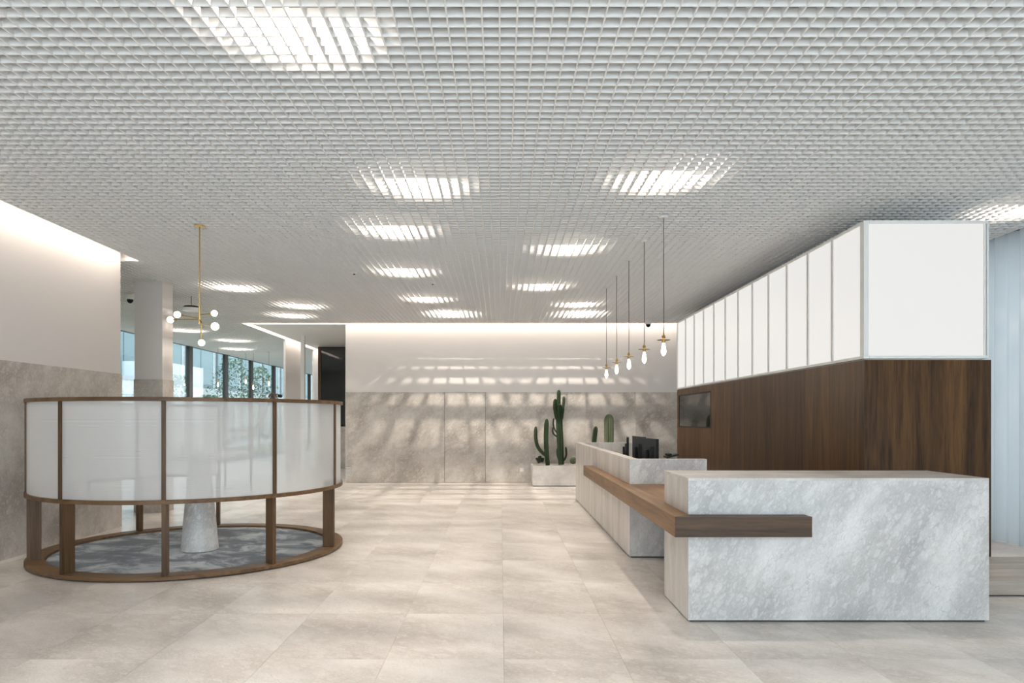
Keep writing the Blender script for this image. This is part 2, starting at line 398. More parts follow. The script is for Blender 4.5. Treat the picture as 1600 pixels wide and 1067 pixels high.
# piers beyond
def pier(x0, x1, y0, y1, z1=H, nm='wall_pier', lab=''):
    o = bx(nm, M['plaster'], x0, x1, y0, y1, 0, z1); struct(o, lab, 'wall')
    s = .01
    st = MB().box(-(x1-x0)/2-s, (x1-x0)/2+s, -(y1-y0)/2-s, (y1-y0)/2+s, 0, 2.2).build('stone_base', M['wallstone'], o)
    return o
pier(-6.05, -5.59, 11.29, 11.65, lab='square white column with stone base beside the left wall')
bx('wall_far', M['plaster'], -6.26, -6.2, 19.7, 21.3, 0, H)['kind'] = 'structure'
bx('wall_far', M['plaster'], -6.26, -6.2, 22.7, 24.2, 0, H)['kind'] = 'structure'
struct(bx('slender_column', M['plaster'], -5.47, -5.37, 18.7, 18.8, 0, H), 'thin white post in the passage', 'column')
# dark glass front at end of passage
we = struct(bx('window_1', M['darkglass'], -5.60, -3.4, 21.30, 21.33, 1.30, 3.79), 'tall dark mirror-like glass screen at the end of the passage', 'window')
bx('window_frame', M['wood_post'], -1.18, -1.10, -.06, .0, 0, 2.49, we).location = (-1.14, -.03, 0)
bx('window_frame', M['dark'], -1.1, 1.1, -.03, .0, 2.45, 2.49, we).location = (0, -.03, 2.45)
struct(bx('wall_passage', M['plaster'], -5.68, -3.2, 21.33, 21.5, 0, H), 'wall at the end of the passage', 'wall')
bx('wall_passage_dado', M['wallstone'], -5.68, -3.4, 21.28, 21.33, 0, 1.30)['kind'] = 'structure'
struct(bx('wall_passage_right', M['plaster'], -3.4, -3.2, YB+.26, 21.3, 0, H))
struct(bx('wall_side_end', M['plaster'], FX, -3.2, 37.9, 38.1, 0, 4.75))
struct(bx('wall_rear_of_passage', M['plaster'], -6.2, -3.2, 24.2, 24.4, 0, 4.75))
# ---- left facade
wf = struct(MB().box(FX-.12, FX, 9.8, 38, -.05, .06).box(FX-.12, FX, 9.8, 38, H, 4.9).build('window_2', M['mullion']), 'long floor-to-ceiling glazed facade of the side lobby', 'window')
ys = [10.3, 13.0, 15.9, 18.75, 21.6, 24.4, 26.9, 29.6, 32.3, 35.1, 37.8]
for y in ys: bx('mullion', M['mullion'], FX-.08, FX+.02, y-.12, y+.12, .0, H, wf)
for a, b_ in zip(ys[:-1], ys[1:]): bx('pane', M['glass'], FX-.06, FX-.05, a+.1, b_-.1, .06, H, wf)
# ---- glass front behind the camera
w3 = struct(MB().box(-5.5, 6.9, YF-.1, YF, -.05, .05).box(-5.5, 6.9, YF-.1, YF, H, 4.9).build('window_3', M['mullion']), 'glazed front of the lobby behind the camera', 'window')
for x in [-5.45, -3.4, -1.35, .7, 2.75, 4.8, 6.85]: bx('mullion', M['mullion'], x-.03, x+.03, YF-.1, YF, .05, H, w3)
# ---- right side window line behind the curtain
w4 = struct(MB().box(6.62, 6.72, YF, 16.5, -.05, .06).box(6.62, 6.72, YF, 16.5, H-.1, 4.9).build('window_4', M['mullion']), 'window line behind the sheer curtain', 'window')
for y in range(-2, 17, 2): bx('mullion', M['mullion'], 6.62, 6.70, y-.03, y+.03, .06, H-.1, w4)

# ================================================================== LIGHT FITTINGS
def spot(loc, power, size, blend, color, radius=.03, parent=None):
    d = bpy.data.lights.new('downlight_beam', 'SPOT'); d.energy = power; d.spot_size = size; d.spot_blend = blend
    d.color = color; d.shadow_soft_size = radius
    o = bpy.data.objects.new('downlight_beam', d); COL.objects.link(o); o.location = loc
    if parent: o.parent = parent
    return o
LAMPS = [(-1.20, 4.11, 'large bright patch at the top edge of the photo'),
 (-.77, 6.75, 'left one of the two nearer mid-ceiling lights'),
 (1.53, 6.59, 'nearer light right of centre, before the hanging bulbs'),
 (-1.25, 8.34, 'small light just behind the left mid-ceiling one'),
 (.89, 9.22, 'light nearest to the hanging bulbs, left of them'),
 (-1.46, 10.66, 'third light of the left row towards the rear wall'),
 (.70, 11.84, 'second light left of the farthest hanging bulbs'),
 (-4.58, 11.96, 'light right of the brass chandelier rod'),
 (-1.375, 13.1, 'fourth light of the left row'),
 (1.54, 13.7, 'light behind the farthest hanging bulb'),
 (-3.99, 13.9, 'nearer of the two close lights by the passage corner'),
 (-4.59, 15.2, 'farther of the two close lights by the passage corner'),
 (-1.05, 14.75, 'last light of the left row, close to the rear wall'),
 (1.72, 14.75, 'light closest to the rear wall on the right'),
 (5.65, 7.56, 'light over the curtain at the right edge'),
 (-8.1, 17.8, 'side lobby light just right of the white column'),
 (-7.76, 20.1, 'nearer side lobby light above the windows'),
 (-8.6, 22.5, 'farther side lobby light above the windows')]
EXTRA = [(-1.2, .6), (1.5, 1.6), (-3.9, 1.2), (3.6, .6), (4.2, 2.5), (-1.0, 2.4)]   # unseen copies of the fittings, added out of frame to light the room
ZL = 4.33
hou = MB().lathe([(.075, .03), (.075, .16), (.02, .18)], 20).mesh('housing', M['black'])
rim = MB().lathe([(.06, .0), (.09, .0), (.09, .035), (.06, .035)], 20).mesh('rim', M['white'])
len_ = MB().lathe([(.001, .02), (.055, .02), (.055, .03), (.001, .03)], 20).mesh('lens', M['lens'])
for k, L_ in enumerate(LAMPS + EXTRA):
    x, y = L_[:2]; y -= .22 if k < 18 else 0
    lab = 'recessed downlight: ' + (L_[2] if len(L_) > 2 else 'unseen fitting added above the camera to light the room')
    t = thing('recessed_downlight', lab, 'ceiling light', (x, y, ZL), 'downlights above the grid ceiling')
    link('housing', hou, t, smooth=True); link('rim', rim, t); link('lens', len_, t)
    sp = spot((0, 0, -.005), 360 if k < 18 else 300, math.radians(118), .95, WARM, .011 if k in (12, 13) else .055, t)
    if k in (12, 13): sp.rotation_euler.x = math.radians(14)      # the pair by the rear wall is aimed at the wall
    bx('hanger', M['steel'], -.008, .008, -.008, .008, .18, 4.75-ZL, t)
for x, y, lab in ((-4.73, 17.1, 'nearer to the rear wall corner'), (-4.75, 20.3, 'above the dark glass screen')):
    t = thing('flush_downlight', 'small round flush downlight in the passage ceiling, ' + lab, 'ceiling light', (x, y, H), 'passage downlights')
    MB().lathe([(.07, -.006), (.10, -.006), (.10, 0), (.07, 0)], 20).build('rim', M['white'], t)
    MB().lathe([(.001, -.004), (.068, -.004), (.068, 0), (.001, 0)], 20).build('lens', M['lens'], t)
    spot((0, 0, -.01), 60, math.radians(110), .5, WARM, .05, t)
# linear wash lights in the coves
def strip(name, lab, x0, x1, y0, y1, z, power, rot):
    o = tag(bx(name, M['white'], x0, x1, y0, y1, z, z+.02), lab, 'strip light', 'cove strip lights')
    lx, ly = (x1-x0), (y1-y0)
    area(name+'_light', ((x0+x1)/2, (y0+y1)/2, z-.004), rot, max(lx, .03), max(ly, .03), power, (1, .90, .80), math.radians(150))
strip('cove_light', 'long strip light hidden in the slot above the left wall', GL-.07, GL-.03, YF, 9.8, 4.03, 52, (0, 0, 0))
strip('cove_light', 'long strip light hidden in the slot above the rear wall', -6.0, 6.1, 16.32, 16.36, 4.05, 44, (0, 0, 0))
strip('cove_light', 'strip light in the slot beside the passage', -6.06, -6.02, 16.6, 24.0, 4.05, 34, (0, 0, 0))

# ---- brass-disc pendants over the counter
DISC = MB().lathe([(.012, .004), (.074, 0), (.074, .003), (.014, .010)], 28).mesh('disc', M['brass'])
SOCK = MB().lathe([(.004, .085), (.008, .075), (.010, .055), (.018, .05), (.022, .03), (.014, .022), (.014, .005), (.020, .0), (.021, -.02), (.017, -.032), (.001, -.032)], 20).mesh('socket', M['brass'])
BULB = MB().lathe([(.001, -.030), (.016, -.030), (.017, -.045), (.022, -.075), (.029, -.115), (.030, -.135), (.024, -.155), (.012, -.172), (.001, -.178)], 20).mesh('bulb', M['bulb'])
CAN = MB().lathe([(.001, -.022), (.045, -.022), (.05, -.015), (.05, .0), (.001, 0)], 24).mesh('canopy', M['white'])
def pendant(x, y, zd, lab, group, zc=H):
    t = thing('pendant_light', lab, 'pendant light', (x, y, zd), group)
    link('disc', DISC, t, smooth=True); link('socket', SOCK, t, smooth=True); link('bulb', BULB, t, smooth=True)
    link('canopy', CAN, t, (0, 0, zc-zd), smooth=True)
    MB().tube([(0,0,.08), (.002,0,.4), (-.002,0,.8), (0,0,zc-zd-.02)], .0042, 8).build('cord', M['cord'], t)
    d = bpy.data.lights.new('bulb_glow', 'POINT'); d.energy = 3; d.color = (1, .85, .65); d.shadow_soft_size = .03
    o = bpy.data.objects.new('bulb_glow', d); COL.objects.link(o); o.parent = t; o.location = (0,0,-.21)
for k, (y, w_) in enumerate(((7.70, 'nearest and largest'), (8.74, 'second nearest'), (9.78, 'middle'), (10.81, 'second farthest'), (11.86, 'farthest and smallest'))):
    pendant(1.84, y, 2.435, f'bare-bulb pendant with brass disc over the counter, {w_} of five', 'bare-bulb pendants over the reception counter')
for x, y, z, w_ in ((-9.1, 22.0, 2.75, 'lowest at the left'), (-8.8, 23.6, 2.93, 'left of the three right ones'), (-8.4, 23.2, 2.72, 'lowest, at the centre'), (-7.9, 23.3, 2.85, 'nearest to the white pier')):
    pendant(x, y, z, f'distant bare-bulb pendant in front of the side windows, {w_}', 'distant pendants in the side lobby')

# ---- brass chandelier with five globes
CX, CY = -3.56, 8.08
def P(px, py, D): return Vector(((px-782)/1067*D, D, 1.55-(py-654)/1067*D))
ch = thing('brass_chandelier', 'brass rod chandelier with five lit globe bulbs over the round booth', 'chandelier', (CX, CY, H))
MB().lathe([(.001, -.012), (.06, -.012), (.065, 0), (.001, 0)], 24).build('canopy', M['brass'], ch, smooth=True)
def rel(p): return tuple(Vector(p)-Vector((CX, CY, H)))
MB().tube([(0,0,-.01), (0,0,-1.0)], .0075, 10).tube([(0,0,-.96), (0,0,-1.16)], .011, 12).build('rod', M['brass'], ch, smooth=True)
hub1 = Vector((CX, CY, P(0,491.5,8.08).z)); hub2 = Vector((CX, CY, P(0,500,8.08).z))
hub3 = Vector((CX+.028, CY-.02, P(0,505,8.08).z))
MB().tube([rel(hub2+Vector((0,0,.0))), rel(hub3)], .011, 10).tube([rel(hub3), rel(hub3+Vector((0,0,-.20)))], .007, 10).build('lower_rod', M['brass'], ch, smooth=True)
gl = [(hub1, P(335,489.6,8.00), .036), (hub2+Vector((0,0,.01)), P(266.3,499.5,8.08), .038), (hub2+Vector((0,0,.02)), P(277,491.5,7.85), .038),
      (hub3+Vector((0,0,-.02)), P(336,510,7.55), .043), (hub3+Vector((0,0,-.18)), P(315,535.5,8.06), .038)]
for a, b_, r in gl:
    d = (b_-a).normalized(); e = b_-d*(r-.004)
    MB().tube([rel(a), rel(e)], .0055, 8).tube([rel(e-d*.045), rel(e)], .011, 10).build('arm', M['brass'], ch, smooth=True)
    MB().sphere((0,0,0), r, 20, 12).build('globe', M['globe'], ch, rel(b_), smooth=True)

# ---- small ceiling devices
def detector(x, y, lab, r=.05, dome=False):
    t = thing('smoke_detector' if not dome else 'dome_camera', lab, 'smoke detector' if not dome else 'camera', (x, y, H), None)
    if dome:
        MB().lathe([(.001, -.10), (.06, -.10), (.075, -.08), (.075, 0), (.001, 0)], 24).build('housing', M['white'], t, smooth=True)
        MB().lathe([(.001, -.17), (.03, -.16), (.052, -.13), (.055, -.10), (.001, -.10)], 20).build('dome', M['black'], t, smooth=True)
    else:
        MB().lathe([(.001, -.035), (r*.6, -.035), (r, -.012), (r, 0), (.001, 0)], 24).build('housing', M['white'], t, smooth=True)
        MB().lathe([(.001, -.05), (r*.35, -.045), (r*.4, -.035), (.001, -.035)], 16).build('sensor', M['dark'], t, smooth=True)
detector(-2.27, 10.6, 'white smoke detector on the grid ceiling, right of the chandelier rod')
detector(-1.13, 11.4, 'white detector beside the third light of the left row', .04)
detector(3.42, 15.8, 'white dome camera hanging below the ceiling by the rear wall', dome=True)
detector(-6.78, 12.5, 'dark dome camera between the left wall and the white column', dome=True)
def access_point(x, y):
    t = thing('ceiling_speaker', 'flat white box hung under the ceiling left of the chandelier', 'speaker', (x, y, 3.55))
    MB().lathe([(.001, 0), (.16, 0), (.19, .03), (.19, .05), (.001, .05)], 28).build('body', M['white'], t, smooth=True)
    MB().lathe([(.001, .05), (.17, .05), (.12, .09), (.001, .09)], 28).build('cap', M['dark'], t, smooth=True)
    MB().tube([(0,0,.09), (0,0,H-3.55)], .006, 8).build('stem', M['dark'], t)
access_point(-5.75, 12.7)

# ================================================================== ROUND BOOTH
BC = (-3.61, 8.12)
bo = thing('round_booth', 'circular walnut-framed booth with frosted fluted panels and an open rear side', 'booth', (BC[0], BC[1], 0))
R1 = 1.69
MB().arc((0,0), 1.50, R1, .012, .048, 0, 2*PI, 96).build('base_ring', M['wood_rail'], bo, smooth=True, bevel=.003)
MB().arc((0,0), 1.53, 1.655, 0, .012, 0, 2*PI, 96).build('plinth', M['dark'], bo, smooth=True)
rad = math.radians
posts = [-112, -76, -40, -4, 32, 104, 140, 176, 212]
ZR0, ZR1, ZT0, ZT1 = .735, .775, 1.718, 1.756
for a in posts:
    m = Matrix.Rotation(rad(a), 4, 'Z')
    b = MB().mat_box(m @ Matrix.Translation((1.60, 0, (.048+ZR0)/2)), .13, .042, ZR0-.048)
    b.build('lower_post', M['wood_post'], bo, bevel=.002)
    b = MB().mat_box(m @ Matrix.Translation((1.668, 0, (ZR1+ZT0)/2)), .030, .036, ZT0-ZR1)
    b.build('upper_post', M['wood_post'], bo, bevel=.002)
def arcpart(name, m, r0, r1, z0, z1, a0, a1, smooth=True):
    return MB().arc((0,0), r0, r1, z0, z1, rad(a0), rad(a1), max(4, int((a1-a0)/3))).build(name, m, bo, smooth=smooth)
arcpart('top_rail', M['wood_rail'], 1.645, 1.69, ZT0, ZT1, 103.2, 392.8)
arcpart('bottom_rail', M['wood_rail'], 1.645, 1.69, ZR0, ZR1, 103.2, 392.8)
ang = [104, 140, 176, 212, 248, 284, 320, 356, 392]
for a, b_ in zip(ang[:-1], ang[1:]):
    fp = MB(); a0, a1 = rad(a+.65), rad(b_-.65)
    for i in range(17):
        t = a0+(a1-a0)*i/16; fp.v += [(1.664*math.cos(t), 1.664*math.sin(t), ZR1), (1.664*math.cos(t), 1.664*math.sin(t), ZT0)]
        if i: fp.f.append((2*i-2, 2*i, 2*i+1, 2*i-1))
    fp.build('frosted_panel', M['frost'], bo, smooth=True)
cp = tag(MB().prism([(1.495*math.cos(2*PI*i/72), 1.495*math.sin(2*PI*i/72)) for i in range(72)], 0.001, .022).build('carpet', M['carpet'], None, (BC[0], BC[1], 0)), 'round mottled blue-grey carpet inside the booth', 'carpet')
tb = thing('pedestal_table', 'tall round stone table on a tapered stone pedestal inside the booth', 'table', (-3.50, 7.95, .022))
MB().lathe([(.001, 0), (.195, 0), (.207, .012), (.205, .03), (.115, 1.04), (.11, 1.075), (.001, 1.075)], 48).build('pedestal', M['counterstone'], tb, smooth=True)
MB().lathe([(.001, 1.075), (.50, 1.075), (.545, 1.095), (.55, 1.12), (.54, 1.13), (.001, 1.13)], 64).build('table_top', M['counterstone'], tb, smooth=True)

# wooden frame stand seen over and through the booth
st = thing('wooden_frame_stand', 'tall slender wooden frame with round head and side rod, behind the booth', 'stand', (-6.0, 15.6, 0))
def q(px, py, D=15.6): v = P(px, py, D); return (v.x+6.0, v.y-15.6, v.z)
MB().tube([(q(392,754)[0],0,0), q(392,672)], .022, 8).build('leg', M['wood_post'], st, smooth=True)
MB().tube([(q(352,754)[0],0,0), q(352,672)], .022, 8).build('leg', M['wood_post'], st, smooth=True)
MB().tube([q(346,672), q(402,672)], .02, 8).build('crossbar', M['wood_post'], st, smooth=True)
MB().tube([q(398,671), q(414,645), q(424,621)], [.03,.026,.02], 8).build('strut', M['wood_post'], st, smooth=True)
c = Vector(q(426,621)); MB().tube([tuple(c+Vector((.085*math.cos(a), 0, .085*math.sin(a)))) for a in [PI*i/10 for i in range(11)]], .02, 8).build('round_head', M['wood_rail'], st, smooth=True)
MB().tube([q(430,616), q(440,617)], .009, 8).build('rod', M['cord'], st)
v = q(439,619); MB().tube([v, (v[0], v[1]-.14, v[2])], .035, 14).build('weight', M['black'], st, smooth=True)

# ================================================================== RECEPTION
# front block (X 1.43..3.72, Y 5.2..5.96, H 1.097)
fb = thing('reception_block', 'large front stone reception block nearest the camera', 'counter', (2.575, 5.58, 0), 'stone reception counters')
hx, hy, zt = 1.145, .38, 1.097
t_ = .02
MB().box(-hx+.02, hx-.02, -hy+.02, hy-.02, 0, .014).build('plinth', M['dark'], fb)
MB().box(-hx, hx, -hy, -hy+t_, .014, zt-t_).build('front_slab', M['counterstone'], fb)
MB().box(-hx, -hx+t_, -hy+t_, hy, .014, zt-t_).build('side_slab', M['sidestone'], fb)
MB().box(hx-t_, hx, -hy+t_, hy, .014, zt-t_).build('side_slab', M['sidestone'], fb)
MB().box(-hx+t_, hx-t_, hy-t_, hy, .014, zt-t_).build('rear_slab', M['counterstone'], fb)
MB().box(-hx, hx, -hy, hy, zt-t_, zt).build('top_slab', M['sidestone'], fb)
# rear counter: U of stone walls around a desk
X1, X2, Y1, Y2, T = 1.44, 2.30, 7.61, 13.05, .11
rc = thing('reception_counter', 'long hollow stone reception counter behind the front block, holding the monitors', 'counter', (X1, Y1, 0), 'stone reception counters')
W, L_, D_ = X2-X1, Y2-Y1, 1.15
MB().box(.02, T-.02, .02, L_-.02, 0, .014).box(.02, W-.02, .02, T-.02, 0, .014).build('plinth', M['dark'], rc)
e = .0
# long side slabs of the public face
n = 5; sl = L_/n
for k in range(n):
    MB().box(0, T, max(k*sl, 0)+(0 if k == 0 else .0004), (k+1)*sl, .014, zt).build('side_slab', M['sidestone'], rc)
MB().box(T, W, 0, T, .014, .67).build('front_slab', M['counterstone'], rc)
MB().box(T, W, 0, T, .67, zt).build('front_slab', M['counterstone'], rc)
MB().box(-.0005, T, -.0006, 0, .014, zt).build('corner_slab', M['counterstone'], rc)
MB().box(T, D_, L_-T, L_, .014, zt).build('rear_slab', M['sidestone'], rc)
MB().box(T, W, T, L_-T, .71, .74).build('desk_top', M['sidestone'], rc)
MB().box(W-.05, W, T+.3, T+.34, 0, .71).box(W-.05, W, L_-T-.34, L_-T-.3, 0, .71).build('desk_leg', M['wood_post'], rc)
# wooden ledge wrapping both
ZS0, ZS1 = .67, .821
ld = thing('wooden_ledge', 'long oak ledge wrapping the stone counters at bench height', 'shelf', (1.294, 5.065, 0))
def lbx(name, m, x0, x1, y0, y1, z0=ZS0, z1=ZS1): return MB().box(x0-1.294, x1-1.294, y0-5.065, y1-5.065, z0, z1).build(name, m, ld, bevel=.002)
XS = 1.294
MB().prism([(0,.0004),(1.43-XS,5.2-5.065),(1.43-XS,5.96-5.065),(1.439-XS,5.96-5.065),(1.439-XS,7.8-5.065),(0,7.8-5.065)], ZS0, ZS1).build('side_board', M['wood_y'], ld, bevel=.0015)
lbx('side_board', M['wood_y'], XS, 1.4392, 7.801, 10.66)
MB().prism([(.0004,0),(2.312-XS,0),(2.312-XS,.1345),(1.43-XS,.1345)], ZS0, ZS1).build('front_board', M['wood_x_shaded'], ld, bevel=.0015)
lbx('bridge_board', M['wood_y'], 1.4395, 2.30, 5.961, 7.609)

# monitors
def monitor(x, y, rz, lab, w_=.52, ztop=1.305):
    t = thing('computer_monitor', lab, 'monitor', (x, y, .74), 'monitors on the reception desk', rz)
    h = .34; zt_ = ztop-.74
    MB().box(-w_/2, w_/2, .012, .03, zt_-h, zt_).build('screen', M['black'], t, bevel=.003)
    MB().box(-w_/2, w_/2, -.004, .012, zt_-h-.004, zt_+.002).build('bezel', M['black'], t, bevel=.004)
    MB().prism([(-w_*.36, -.004), (w_*.36, -.004), (w_*.22, -.028), (-w_*.22, -.028)], zt_-h+.01, zt_-.09).build('back_shell', M['black'], t, bevel=.004)
    MB().box(-.03, .03, -.060, -.030, .012, zt_-h*.4).build('stand', M['black'], t, bevel=.004)
    MB().box(-.10, .10, -.10, .06, 0, .012).build('foot', M['black'], t, bevel=.004)
# local +Y (screen) must face +X  -> rotz = -90deg; back faces the public side
monitor(1.835, 8.42, rad(-80), 'black monitor on the counter seen from behind, nearest and rightmost', .45)
monitor(1.805, 8.96, rad(-82), 'black monitor on the counter seen from behind, middle of three', .44, 1.315)
monitor(1.805, 9.75, rad(-100.7), 'black monitor seen edge-on as a thin bar, leftmost of three', .46, 1.285)
oc = thing('office_chair', 'black desk chair behind the counter with only its top showing', 'chair', (1.97, 10.3, 0))
MB().prism([(-.22,-.22),(.22,-.22),(.22,.22),(-.22,.22)], .44, .50).build('seat', M['black'], oc, bevel=.02)
MB().tube([(0,0,.06),(0,0,.44)], .025, 12).build('column', M['black'], oc)
for k in range(5):
    a = 2*PI*k/5; MB().tube([(0,0,.08),(.28*math.cos(a),.28*math.sin(a),.05)], [.02,.014], 8).sphere((.28*math.cos(a),.28*math.sin(a),.025), .025, 10, 6).build('leg', M['black'], oc, smooth=True)
MB().prism([(.19,-.2),(.23,-.2),(.23,.2),(.19,.2)], .58, 1.02).build('backrest', M['black'], oc, bevel=.015)
MB().box(.17,.20,-.03,.03,.47,.62).build('back_support', M['black'], oc)
ph = thing('desk_phone', 'low black phone console tilted beside the monitors', 'phone', (2.03, 8.12, .74))
MB().box(-.05, .05, -.04, .04, 0, .34).build('riser', M['black'], ph, bevel=.004)
m = Matrix.Translation((0,0,.37)) @ Matrix.Rotation(rad(-12), 4, 'Y')
MB().mat_box(m, .15, .18, .022).build('console', M['black'], ph, bevel=.005)
MB().mat_box(m @ Matrix.Translation((-.03,0,.022)), .045, .17, .024).build('handset', M['black'], ph, bevel=.008)

# low timber platform at right
pf = thing('timber_platform', 'low pale oak platform in front of the timber volume at the right', 'platform', (4.9, 6.6, 0))
MB().box(-1.17, 1.25, -.62, .39, 0, .014).build('plinth', M['dark'], pf)
for k in range(5):
    MB().box(-1.17, 1.25, -.63+.0+k*.206+.0006, -.63+(k+1)*.206-.0006, .11, .135).build('plank', M['wood_pale'], pf)
MB().box(-1.17, 1.25, -.65, -.6305, .014, .135).build('fascia', M['wood_pale'], pf)

# ================================================================== TIMBER VOLUME WITH LIT TOP
VX0, VX1, VY0, VY1, VZ, VT = 3.73, 5.03, 7.0, 14.42, 2.165, 3.58
tv = thing('timber_volume', 'oak-clad room block with a lantern of backlit white panels on top', 'partition', (VX0, VY0, 0))
def T(x0,x1,y0,y1,z0,z1,name,m,bevel=0): return MB().box(x0-VX0,x1-VX0,y0-VY0,y1-VY0,z0,z1).build(name, m, tv, bevel=bevel)
T(VX0+.03, VX1-.01, VY0+.03, VY1-.01, 0, VZ-.02, 'core', M['dark'])
# side planks
edges = [VY0]; wds = [.30, .42, .30, .33, .27, .45, .30, .38]
k = 0
SY0, SY1, SZ0, SZ1 = 12.10, 14.30, 1.375, 2.045
while edges[-1] < VY1-.05:
    edges.append(min(edges[-1]+wds[k % 8], VY1)); k += 1
    if VY1-edges[-1] < .12: edges[-1] = VY1
    if edges[-2] < SY0 < edges[-1]: edges[-1] = SY0
for a, b_ in zip(edges[:-1], edges[1:]):
    if a >= SY0-.001 and b_ <= SY1+.13:
        T(VX0, VX0+.03, a+.0008, b_-.0008, .0, SZ0, 'plank', M['wood_v'])
        T(VX0, VX0+.03, a+.0008, b_-.0008, SZ1, VZ-.012, 'plank', M['wood_v'])
        if b_ > SY1: T(VX0, VX0+.03, SY1, b_, SZ0, SZ1, 'plank', M['wood_v'])
    else:
        T(VX0, VX0+.03, a+.0008, b_-.0008, .0, VZ-.012, 'plank', M['wood_v'])
xe = [VX0+.03, 4.02, 4.31, 4.50, 4.78, VX1]
for a, b_ in zip(xe[:-1], xe[1:]): T(a+.0005, b_-.0005, VY0, VY0+.03, .135, VZ-.012, 'plank', M['wood_v'])
T(VX0, VX0+.0295, VY0, VY0+.0005, .135, VZ-.012, 'plank', M['wood_v'])
for a in range(5):
    T(VX1-.03, VX1, VY0+.03+a*1.478, VY0+.03+(a+1)*1.478-.002, .0, VZ-.012, 'plank', M['wood_v'])
# screen recessed in side
T(VX0-.001, VX0+.022, SY0, SY0+.05, SZ0, SZ1, 'screen_frame', M['dark'])
T(VX0-.001, VX0+.022, SY0+.05, SY1, SZ0, SZ0+.025, 'screen_frame', M['dark'])
T(VX0-.001, VX0+.022, SY0+.05, SY1, SZ1-.025, SZ1, 'screen_frame', M['dark'])
T(VX0+.012, VX0+.025, SY0+.05, SY1, SZ0+.025, SZ1-.025, 'screen_glass', M['screenglass'])
# lantern
T(VX0+.06, VX1-.04, VY0+.06, VY1-.06, VT-.03, VT-.01, 'lantern_lid', M['soffit'])
fr = .018
def frame_bar(*b): T(*b, 'frame_bar', M['alu'], 0)
frame_bar(VX0-.006, VX0+.05, VY0, VY1, VZ, VZ+.030)
frame_bar(VX0-.006, VX0+.05, VY0, VY1, VT-.030, VT)
frame_bar(VX0+.05, VX1-.03, VY0-.006, VY0+.05, VZ, VZ+.03)
frame_bar(VX0+.05, VX1-.03, VY0-.006, VY0+.05, VT-.03, VT)
frame_bar(VX0-.008, VX0+.04, VY0-.008, VY0+.07, VZ+.03, VT-.03)
frame_bar(VX0-.008, VX0+.04, VY1-.05, VY1, VZ+.03, VT-.03)
frame_bar(VX1-.075, VX1-.058, VY0-.006, VY0+.05, VZ+.03, VT-.03)
frame_bar(VX1-.050, VX1-.030, VY0-.010, VY0+.05, VZ+.03, VT-.03)
frame_bar(VX1-.06, VX1-.03, VY0+.05, VY1, VZ, VZ+.03)
frame_bar(VX1-.06, VX1-.03, VY0+.05, VY1, VT-.03, VT)
ps = [VY0+.07+i*.608 for i in range(13)]
for i, y in enumerate(ps[1:-1]):
    for dy in (-.026, .006):
        T(VX0-.006, VX0+.02, y+dy, y+dy+.020, VZ+.03, VT-.03, 'mullion', M['alu'])
    T(VX0+.0, VX0+.03, y-.008, y+.006, VZ+.03, VT-.03, 'mullion', M['soffit'])
ps[-1] = VY1-.05
for a, b_ in zip(ps[:-1], ps[1:]):
    T(VX0+.008, VX0+.020, a+(.009 if a != ps[0] else 0), b_-(.009 if b_ != ps[-1] else 0), VZ+.03, VT-.03, 'light_panel', M['panel'])
T(VX0+.04, VX1-.075, VY0+.012, VY0+.024, VZ+.03, VT-.03, 'light_panel', M['panel'])
T(VX1-.055, VX1-.045, VY0+.05, VY1-.05, VZ+.03, VT-.03, 'light_panel', M['soffit'])

# ================================================================== SHEER CURTAIN
def curtain(y0, y1, seedv):
    rnd = random.Random(seedv); b = MB(); n = int((y1-y0)/.02); prev = None
    ph1 = rnd.random()*6
    vs = []
    for i in range(n+1):
        y = y0+(y1-y0)*i/n
        x = .045*math.sin(y*2*PI/.19+ph1)+.02*math.sin(y*2*PI/.53+2*ph1)
        vs.append((x, y))
    for x, y in vs: b.v += [(x, y, 0), (x*.8, y, 3.86), (x+.0015, y, 0), (x*.8+.0015, y, 3.86)]
    for i in range(n):
        p = 4*i; b.f += [(p, p+4, p+5, p+1), (p+2, p+3, p+7, p+6)]
    return b
cu = tag(curtain(5.0, 9.35, 3).build('curtain', M['curtain'], None, (XR+.12, 0, .001), smooth=False), 'pale blue sheer curtain at the right edge, nearer length', 'curtain', 'sheer curtains')
cu2 = tag(curtain(9.45, 16.3, 5).build('curtain', M['curtain'], None, (XR+.14, 0, .001), smooth=False), 'pale blue sheer curtain behind the timber volume, farther length', 'curtain', 'sheer curtains')
cu3 = tag(curtain(YF, 4.9, 8).build('curtain', M['curtain'], None, (XR+.14, 0, .001), smooth=False), 'pale blue sheer curtain out of frame at the right', 'curtain', 'sheer curtains')

# ================================================================== PLANTER AND CACTI
pl = thing('stone_planter', 'long pale stone planter against the rear wall', 'planter', (.73, 15.6, 0))
PW, PD, PH = 2.6, .84, .47
MB().box(.015, PW-.015, .015, PD-.015, 0, .02).build('plinth', M['dark'], pl)
MB().box(0, PW, 0, .03, .02, PH).build('front_slab', M['planterstone'], pl)
MB().box(0, PW, PD-.03, PD, .02, PH).build('rear_slab', M['planterstone'], pl)
MB().box(0, .03, .03, PD-.03, .02, PH).build('side_slab', M['planterstone'], pl)
MB().box(PW-.03, PW, .03, PD-.03, .02, PH).build('side_slab', M['planterstone'], pl)
MB().box(.03, PW-.03, .03, PD-.03, .3, PH-.025).build('gravel', M['soil'], pl)
ZG = PH-.03
def column_path(p0, p1, bow, n=14):
    p0, p1 = Vector(p0), Vector(p1)
    return [tuple(p0.lerp(p1, t) + Vector(bow)*math.sin(PI*t)) for t in [1-(1-i/(n-1))**1.9 for i in range(n)]]
